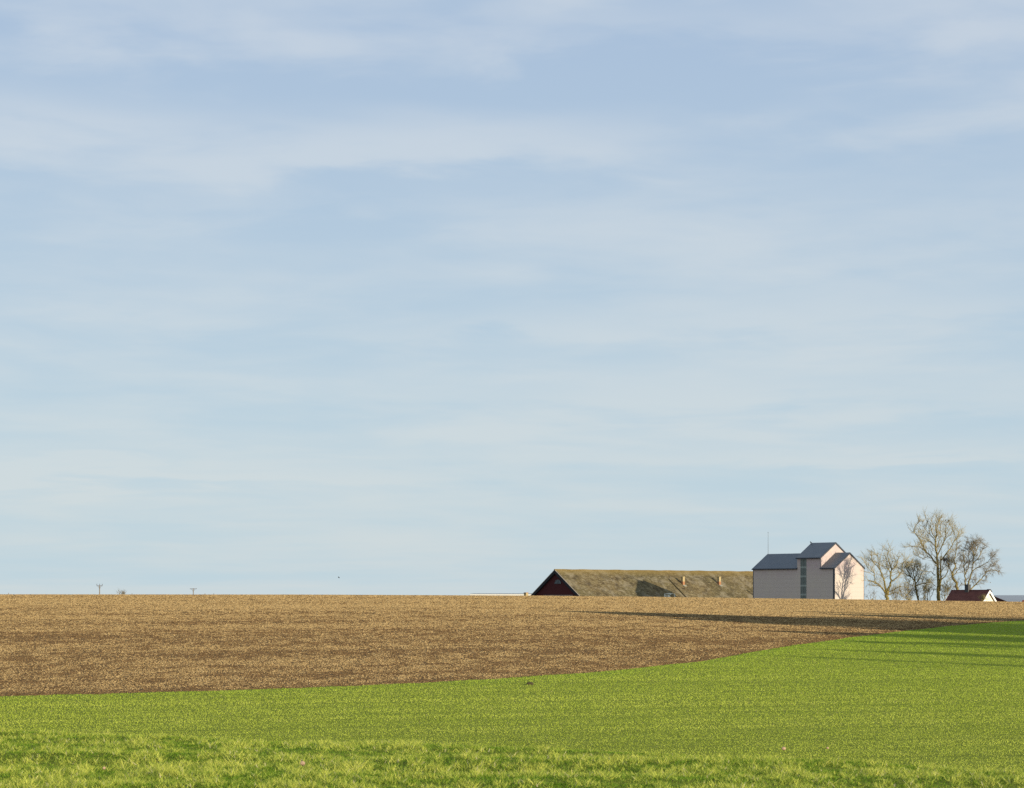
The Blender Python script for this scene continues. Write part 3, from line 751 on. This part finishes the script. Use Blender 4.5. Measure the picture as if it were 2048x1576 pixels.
    vv = np.stack([p + x * r, p - x * r * .5 + y * r * .87, p - x * r * .5 - y * r * .87, tip], 1).reshape(-1, 3) - inv
    k = np.arange(nt_)[:, None] * 4; ff = np.concatenate([k + [0, 1, 3], k + [1, 2, 3], k + [2, 0, 3]])
    mesh_np('twigs', vv, ff, twig_mat, crown)
    return root
R = .42
tree('bare_tree', (435, 1118), 489, [
    ([(435, 1120), (430, 1060), (440, 1015)], .42, .34),
    ([(430, 1050), (380, 990), (330, 940), (270, 905), (210, 890), (178, 880)], .22, .05),
    ([(300, 920), (280, 860), (270, 800), (210, 770), (170, 700), (150, 650)], .13, .03),
    ([(430, 1040), (410, 930), (405, 880), (385, 820), (370, 770), (340, 710), (300, 660), (270, 610)], .26, .04),
    ([(385, 810), (350, 720), (330, 640), (318, 590)], .12, .03),
    ([(440, 1020), (470, 950), (490, 900), (482, 830), (500, 760), (480, 650), (470, 570), (482, 530)], .30, .04),
    ([(490, 900), (560, 850), (600, 780), (612, 680), (645, 640)], .16, .04),
    ([(490, 820), (450, 740), (455, 640), (420, 570)], .13, .03),
    ([(500, 760), (560, 700), (590, 620), (640, 580)], .13, .03),
    ([(450, 1060), (520, 1030), (600, 1060), (650, 1110)], .10, .03),
    ([(440, 1040), (500, 1000), (560, 960), (590, 930)], .10, .03)],
    1.8, 3.0, 8, m_tw_pale, 'pale bare tree with spreading limbs, nearest the granary gable', seed=3)
tree('bare_tree', (800, 1115), 560, [
    ([(805, 1118), (785, 1040), (780, 960), (762, 890)], .26, .18),
    ([(765, 895), (720, 840), (690, 780), (680, 710)], .16, .04),
    ([(762, 890), (742, 790), (740, 700)], .16, .04),
    ([(772, 930), (820, 860), (830, 780), (800, 715)], .15, .04),
    ([(780, 950), (860, 920), (950, 905)], .14, .07),
    ([(720, 850), (650, 800), (605, 745)], .12, .03),
    ([(740, 860), (700, 740), (720, 690)], .10, .03),
    ([(760, 880), (790, 790), (770, 700)], .10, .03),
    ([(780, 980), (700, 930), (640, 900)], .10, .03)],
    3.0, 2.5, 8, m_tw_olive, 'short bushy olive-brown bare tree between the pale tree and tallest tree', seed=5)
big = tree('bare_tree', (1045, 1120), 556, [
    ([(1045, 1120), (1038, 1000), (1036, 850), (1030, 700), (1020, 600), (1010, 480), (1010, 380), (1020, 290), (1032, 215), (1056, 150)], .50, .03),
    ([(1055, 1010), (1060, 850), (1045, 700), (1035, 600)], .30, .12),
    ([(1000, 950), (940, 900), (890, 860)], .10, .03),
    ([(1000, 830), (960, 790), (900, 780), (850, 800)], .12, .04),
    ([(1015, 690), (960, 620), (880, 550), (830, 510), (760, 490), (650, 480)], .24, .03),
    ([(900, 570), (840, 480), (820, 420), (760, 350), (720, 310), (740, 240), (770, 190)], .16, .03),
    ([(960, 625), (900, 610), (850, 635), (790, 600), (760, 550)], .12, .03),
    ([(1012, 500), (960, 440), (900, 400), (850, 380), (830, 330)], .13, .03),
    ([(860, 540), (850, 460), (832, 400), (820, 350)], .11, .03),
    ([(1010, 400), (970, 340), (950, 260), (912, 190), (900, 145)], .13, .03),
    ([(1015, 330), (1000, 230), (1010, 140)], .11, .03),
    ([(1030, 590), (1110, 440), (1140, 360), (1160, 260), (1180, 205)], .17, .03),
    ([(1022, 500), (1080, 350), (1090, 250), (1120, 195)], .14, .03),
    ([(1045, 650), (1150, 520), (1210, 440), (1260, 390), (1300, 340), (1312, 305)], .17, .03),
    ([(1100, 450), (1150, 380), (1210, 330), (1240, 260)], .12, .03),
    ([(1065, 880), (1120, 830), (1142, 780), (1150, 700), (1200, 640)], .16, .04),
    ([(1012, 450), (980, 380), (900, 300), (880, 240)], .11, .03),
    ([(1055, 960), (1110, 930), (1150, 960)], .08, .03)],
    1.75, 2.8, 8, m_tw_pale, 'tallest bare tree, straight trunk and upswept pale branches', seed=8, updir=.6, scale_tw=1.1)
tree('bare_tree', (1265, 1010), 564, [
    ([(1270, 1120), (1268, 1010), (1250, 920), (1212, 860), (1202, 800)], .36, .28),
    ([(1204, 815), (1240, 720), (1232, 640), (1260, 560), (1280, 480), (1300, 430)], .22, .03),
    ([(1205, 810), (1170, 740), (1150, 680), (1180, 600), (1212, 540)], .16, .03),
    ([(1210, 840), (1260, 780), (1290, 700), (1300, 600)], .12, .03),
    ([(1180, 750), (1130, 700), (1110, 640)], .10, .03)],
    2.6, 2.2, 8, m_tw_grey, 'leaning bare tree with a crooked trunk behind the cottage roof', seed=12)
tree('bare_tree', (1390, 1000), 550, [
    ([(1392, 1110), (1390, 1060), (1385, 1020)], .40, .34),
    ([(1372, 1030), (1355, 900), (1345, 800), (1330, 720), (1330, 640), (1312, 560), (1330, 480), (1360, 415)], .20, .03),
    ([(1350, 810), (1380, 740), (1395, 660), (1370, 600), (1390, 500), (1400, 430)], .14, .03),
    ([(1385, 1020), (1400, 900), (1430, 780), (1440, 700), (1440, 600), (1450, 500), (1462, 410)], .24, .03),
    ([(1430, 780), (1500, 730), (1570, 690), (1640, 620), (1650, 550)], .14, .03),
    ([(1440, 690), (1520, 600), (1560, 520), (1585, 450)], .13, .03),
    ([(1400, 1030), (1480, 930), (1560, 870), (1600, 820), (1622, 790), (1700, 760), (1780, 770), (1825, 790)], .17, .03),
    ([(1600, 825), (1640, 750), (1700, 710), (1740, 700)], .09, .02),
    ([(1440, 620), (1490, 520), (1520, 440)], .11, .03),
    ([(1442, 580), (1400, 500), (1420, 420)], .11, .03)],
    2.7, 2.0, 8, m_tw_grey, 'round-crowned bare tree rising behind the cottage chimney, rightmost', seed=15, droop=.25, updir=.2)
def shrub(px2, py2, w2, Y, seed, m, label, name='bare_shrub', dens=2.2, l2=2.0, n=6, cat='shrub', group='undergrowth below the bare trees'):
    rnd = random.Random(seed); L_ = [([(px2, 1130), (px2, 1100)], .10, .08)]
    for k in range(n):
        t = (k + .5) / n * 2 - 1; top = py2 + (abs(t) ** 1.5) * (1110 - py2) * .5 + rnd.uniform(-12, 12)
        x0 = px2 + t * w2 * .25; L_.append(([(x0, 1125), (px2 + t * w2 * .4, (1110 + top) / 2 + 10), (px2 + t * w2 * .5 + rnd.uniform(-10, 10), top)], .07, .02))
    return tree(name, (px2, 1115), Y, L_, dens, l2, 7, m, label, cat, seed=seed, group=group, r2=.035, scale_tw=.8)
shrub(545, 990, 170, 556, 31, m_tw_grey, 'tangled bare shrub right of the pale tree trunk')
shrub(690, 950, 130, 560, 32, m_tw_grey, 'bare shrub under the left side of the bushy tree')
shrub(910, 900, 150, 558, 33, m_tw_olive, 'olive bare shrub between the bushy tree and the tallest trunk')
shrub(1130, 930, 130, 556, 34, m_tw_olive, 'bare shrub right of the tallest trunk, above the cottage verge')
shrub(260, 1040, 150, 562, 35, m_tw_grey, 'sparse low shrub between the granary gable and pale tree', dens=1.4, n=4)
shrub(870, 950, 40, 564, 37, m_tw_pale, 'slim sapling just right of the bushy tree', name='sapling', dens=1.2, l2=1.2, n=2, cat='tree')
shrub(1565, 1090, 34, 424, 36, m_tw_olive, 'small brown shrub at the foot of the cream cottage gable', dens=2.2, l2=.6, n=5, group='shrub by the cottage')

# distant shrub tops over the left crest
def far_shrub(px, w, top, Y, seed, label):
    x2 = (px - 1700) * 5.885; L_ = [([(x2, 1075), (x2, 1060)], .2, .15)]
    for k in range(7):
        t = (k - 3) / 3; L_.append(([(x2, 1070), (x2 + t * w * 2.2, 1050), (x2 + t * w * 2.9, (top + 1.5 * abs(t) - 1010) * 5.885)], .07, .03))
    return tree('bare_tree', (x2, 1070), Y, L_, .8, 1.3, 4, m_tw_grey, label, 'tree', seed=seed, group='far tree tops over the crest', r2=.05)
far_shrub(244, 14, 1184.8, 720, 41, 'top of a distant bare tree between the two utility poles')

# nest
nm_ = MB(); rn = random.Random(4); nc = at(1889.8, 1119.0, 553)
for _ in range(170):
    a = Vector((rn.gauss(0, .38), rn.gauss(0, .35), rn.gauss(0, .24))); d = Vector((rn.gauss(0, 1), rn.gauss(0, 1), rn.gauss(0, .4))).normalized() * .45
    nm_.tube([nc + a - d * .5, nc + a + d * .5], .025, 3)
o = nm_.build('bird_nest', mat('nest_sticks', (.07, .06, .05), .9)); tag(o, 'dark stick nest in the fork right of the tallest trunk', 'nest')

# ------------------------------------------------------------------ birds
m_bird = mat('black_feathers', (.018, .018, .022), .6, .3)
m_gull = mat('pale_feathers', (.55, .54, .50), .7)
def bird_mesh(wings, k=1.0):
    """perched or flying crow: body, head, beak, tail (and wings) as one continuous low mesh"""
    bm = bmesh.new()
    segs = [(-.26, .015, .035, .0), (-.16, .03, .03, .0), (-.10, .06, .065, .0), (0, .085, .085, .01), (.09, .065, .07, .03), (.14, .045, .05, .05), (.19, .05, .052, .065), (.235, .03, .03, .06), (.29, .006, .008, .045)]
    rings = []
    for x, ry, rz, cz in segs:
        rings.append([bm.verts.new((x, ry * math.cos(a), cz + rz * math.sin(a))) for a in [2 * math.pi * i / 10 for i in range(10)]])
    for a, b in zip(rings, rings[1:]):
        for i in range(10): bm.faces.new((a[i], a[(i + 1) % 10], b[(i + 1) % 10], b[i]))
    bm.faces.new(rings[0][::-1]); bm.faces.new(rings[-1])
    if wings:
        for s in (1, -1):
            lift = .14 if s > 0 else .05
            P = [(.10, .05, .03), (.12, .25, .03 + lift), (.04, .48, .02 + lift * .9), (-.06, .50, lift * .8), (-.10, .28, .01 + lift), (-.10, .05, .01)]
            t = [bm.verts.new((x, s * y, z + .012)) for x, y, z in P]; u = [bm.verts.new((x, s * y, z - .012)) for x, y, z in P]
            bm.faces.new(t if s > 0 else t[::-1]); bm.faces.new(u[::-1] if s > 0 else u)
            for i in range(6): bm.faces.new((t[i], t[(i + 1) % 6], u[(i + 1) % 6], u[i]))
    else:
        for s in (1, -1):
            bmesh.ops.create_cone(bm, segments=5, radius1=.012, radius2=.012, depth=.12, cap_ends=True, matrix=__import__('mathutils').Matrix.Translation((.0, s * .035, -.12)))
    bmesh.ops.recalc_face_normals(bm, faces=bm.faces)
    me = bpy.data.meshes.new('crow'); bm.to_mesh(me); bm.free(); me.polygons.foreach_set('use_smooth', [True] * len(me.polygons)); return me
me_p = bird_mesh(False); me_p.materials.append(m_bird); me_f = bird_mesh(True); me_f.materials.append(m_bird)
def bird(name, me, px, py, Y, rot, sc, label, group=None):
    o = bpy.data.objects.new(name, me); COL.objects.link(o); o.location = at(px, py, Y); o.rotation_euler = rot; o.scale = (sc, sc * 1.25, sc * 1.25) if me is me_p else (sc,) * 3; tag(o, label, 'bird', group); return o
GP = 'crows perched in the tallest tree'
for px, py, r, lab in ((1891.4, 1040.6, .4, 'left one of the two crows perched together at the top right of the tallest tree'),
                       (1896.6, 1041.4, 2.6, 'right one of the two crows perched together at the top right of the tallest tree'),
                       (1855.4, 1042.8, 3.0, 'highest crow on the left side of the tallest tree'),
                       (1849.5, 1050.3, .2, 'second highest crow on the left side of the tallest tree'),
                       (1840.5, 1058.5, 2.8, 'leftmost perched crow, outermost on the left branches of the tallest tree'),
                       (1846.6, 1066.3, .6, 'lowest of the perched crows, inside the left branches of the tallest tree')):
    bird('crow', me_p, px, py, 551, (0, -.45, r), 1.05, lab, GP)
bird('crow', me_p, 1621.8, 1085.0, (C0 + ld * s_hi).y + 3.0, (0, -.4, 2.4), 1.25, 'single bird perched on the far end of the tallest granary ridge')
bird('crow', me_f, 677.6, 1155.3, 430, (.35, .30, .5), .75, 'lone black bird flying low above the crest, left of the barn')
me_g = me_f.copy(); me_g.materials.clear(); me_g.materials.append(m_gull)
bird('gull', me_g, 1981, 1165.5, 520, (.2, .0, 2.9), .7, 'pale faint bird flying above the cottage gable')
# ------------------------------------------------------------------ utility poles
m_pole = mat('weathered_pole', (.20, .16, .11), .9, .1); m_iron = mat('galvanised_arm', (.13, .13, .14), .6, .3)
def pole(px, Y, arm_row, halfpx, ins, label):
    b = at(px, arm_row, Y); gz = float(ground(b.x, Y)) - .3
    r = empty('utility_pole', (b.x, b.y, gz)); tag(r, label, 'utility pole', 'utility poles beyond the left crest')
    hw_ = halfpx / F * Y
    MB().tube([(b.x, Y, gz), (b.x, Y, b.z + .15)], [.17, .12], 8).build('post', m_pole, r)
    MB().box((b.x - hw_, Y - .1, b.z - .09), (2 * hw_, 0, 0), (0, .2, 0), (0, 0, .18)).build('crossarm', m_iron, r)
    bm_ = MB()
    for s in (-1, 1): bm_.tube([(b.x + s * hw_ * .6, Y, b.z), (b.x, Y, b.z - .9)], .04, 5)
    bm_.build('brace', m_iron, r)
    for s in (-1, 0, 1):
        z0 = b.z + .09; hh = ins
        MB().tube([(b.x + s * hw_ * .94, Y, z0), (b.x + s * hw_ * .94, Y, z0 + hh * .3), (b.x + s * hw_ * .94, Y, z0 + hh * .35), (b.x + s * hw_ * .94, Y, z0 + hh)], [.03, .03, .10, .07], 7).build('insulator', m_iron, r)
pole(199.2, 626, 1171.6, 5.8, .45, 'left utility pole with three upright insulators on its crossarm')
pole(386.6, 700, 1177.7, 6.6, .10, 'right, shorter-looking utility pole with a plain flat crossarm')
# little posts along the crest
for i, (px, row, lab) in enumerate(((17, 1186.0, 'stubby marker post on the crest at the far left edge'), (264, 1187.0, 'tiny marker post on the crest right of the distant tree top'),
                                    (410, 1187.2, 'tiny marker post on the crest just right of the right utility pole'), (427.5, 1187.2, 'tiny marker post, second right of the right utility pole'))):
    b = at(px, row, 318); gz = float(ground(b.x, 318)) - .1
    m_ = MB(); m_.tube([(b.x, 318, gz), (b.x, 318, b.z)], [.05, .04], 6); m_.tube([(b.x, 318, b.z), (b.x, 318, b.z + .04)], [.055, .02], 6)
    tag(m_.build('marker_post', m_pole), lab, 'post', 'marker posts on the crest')

# ------------------------------------------------------------------ molehill and stones
def lump(name, p, r, h, m, label, cat, group=None, seed=0):
    bm = bmesh.new(); bmesh.ops.create_icosphere(bm, subdivisions=3, radius=1)
    rn = random.Random(seed); off = [rn.uniform(0, 9) for _ in range(3)]
    for v_ in bm.verts:
        k = 1 + .22 * math.sin(v_.co.x * 3 + off[0]) * math.sin(v_.co.y * 3.3 + off[1]) + .10 * math.sin(v_.co.z * 7 + off[2] + v_.co.x * 5)
        v_.co = Vector((v_.co.x * r * k, v_.co.y * r * .8 * k, v_.co.z * h * k))
    me = bpy.data.meshes.new(name); bm.to_mesh(me); bm.free(); me.materials.append(m)
    me.polygons.foreach_set('use_smooth', [True] * len(me.polygons))
    o = bpy.data.objects.new(name, me); COL.objects.link(o); o.location = p; tag(o, label, cat, group)
g = NM('dark_earth', .95, .05); g.col(g.mix(g.noise(9), (.045, .038, .02), (.09, .075, .04))); m_earth = g.m
g = NM('pinkish_stone', .8, .15); g.col(g.mix(g.noise(30), (.36, .23, .15), (.48, .33, .22))); m_stone = g.m
p = hit(1060, 1369.5); lump('molehill', p + Z * .02, .17, .085, m_earth, 'small dark molehill in the green wheat just below the field boundary', 'molehill', seed=2)
def bank_hit(px, py): return hit(px, py, 13.0, 45.0)
for i, (px, py, r, h, lab) in enumerate(((605, 1538, .026, .024, 'pinkish stone in the near grass, larger of the two at lower left'),
                                         (208, 1547, .017, .013, 'small pinkish stone in the near grass at lower left'))):
    p = bank_hit(px, py); lump('stone', p + Z * .055, r, h, m_stone, lab, 'stone', 'stones in the green field', seed=10 + i)
for i, (px, py, r, h, lab) in enumerate(((1567, 1504.5, .055, .05, 'larger pinkish stone in the wheat at lower right'),
                                         (1655, 1503.5, .032, .03, 'small pale stone in the wheat, right of the larger one'))):
    p = hit(px, py); lump('stone', p + Z * .10, r, h, m_stone, lab, 'stone', 'stones in the green field', seed=20 + i)

# ------------------------------------------------------------------ trees standing to the right of the view (their shadows cross the fields)
m_leaf = vcol_mat('evergreen_needles', .0, .8, .1)
def dense_tree(h, r, n, seed):   # leafy evergreen
    rng = np.random.default_rng(seed); root = empty('evergreen_tree')
    MB().tube([(0, 0, -.5), (0, 0, h * .5), (0, 0, h)], [.25, .15, .03], 7).build('trunk', m_bark, root)
    z = h * (.16 + .84 * rng.random(n)); rad = r * np.sqrt(np.clip(1 - ((z / h - .55) / .45) ** 2, .02, 1)) * rng.random(n) ** .45; a = rng.uniform(0, 2 * np.pi, n)
    rad *= 1 + .22 * np.sin(a * 5 + z * 1.3)
    c = np.stack([rad * np.cos(a), rad * np.sin(a), z - rad * .25], -1); s = rng.uniform(.18, .42, n)[:, None]
    d1 = rng.normal(0, 1, (n, 3)); d1 /= np.linalg.norm(d1, axis=1)[:, None]; d2 = np.cross(d1, rng.normal(0, 1, (n, 3))); d2 /= np.linalg.norm(d2, axis=1)[:, None]
    v = np.stack([c - d1 * s, c + d1 * s * .6 + d2 * s * .5, c + d1 * s * .6 - d2 * s * .5], 1).reshape(-1, 3)
    col = np.repeat(lerp((.035, .06, .02), (.07, .11, .035), rng.random(n)), 3, 0)
    mesh_np('crown', v, np.arange(n * 3).reshape(-1, 3), m_leaf, root, col=col); return root
CAST = []
sp0 = dense_tree(14.0, 4.2, 13000, 3); sp1 = dense_tree(14.0, 4.8, 1700, 5); first = [True, True]
def caster(tip_px, tip_row, h, label, rs=1.0, thin=0):
    t = hit(tip_px, tip_row); k = SUN_TAN; L_ = h / k
    for _ in range(8):
        b = Vector((t.x + SX * L_, t.y + SY * L_, 0)); gz = float(ground(b.x, b.y)); L_ = (gz + h - t.z) / k
    b = Vector((t.x + SX * L_, t.y + SY * L_, gz))
    CAST.append((tip_px, round(b.x), round(b.y), round(b.x / b.y, 3)))
    src = (sp0, sp1)[thin]
    if first[thin]: o = src; first[thin] = False
    else: o = copy_tree(src)
    o.location = b; o.scale = (h / 14 * rs, h / 14 * rs, h / 14); o.rotation_euler[2] = tip_px
    tag(o, label, 'tree', 'evergreen trees outside the view on the right'); return o
for px, row, h, rs, thin in ((1110, 1222, 15, 1.0, 0), (1200, 1226, 15, 1.4, 0), (1290, 1230, 15, 1.4, 0), (1330, 1236, 14.5, 1.3, 0), (1580, 1222.5, 12, 1.0, 1), (1650, 1228, 12, 1.3, 0),
                       (1600, 1233, 13, 1.2, 1), (1480, 1246, 13, .8, 1), (1540, 1262, 13, 1.6, 1), (1720, 1256, 12, 1.6, 0), (1660, 1266, 12, 1.5, 1), (1800, 1271, 10, 1.7, 0), (1690, 1282, 11, 1.4, 1), (1830, 1285, 10, 1.2, 1),
                       (1620, 1298, 11, .6, 1), (1560, 1312, 12, .4, 1), (1780, 1303, 9, .9, 1)):
    lab = ('dense evergreen tree outside the view on the right, shadowing the field', 'thin-crowned evergreen tree outside the view on the right')[thin]
    caster(px, row, h, lab, rs, thin)
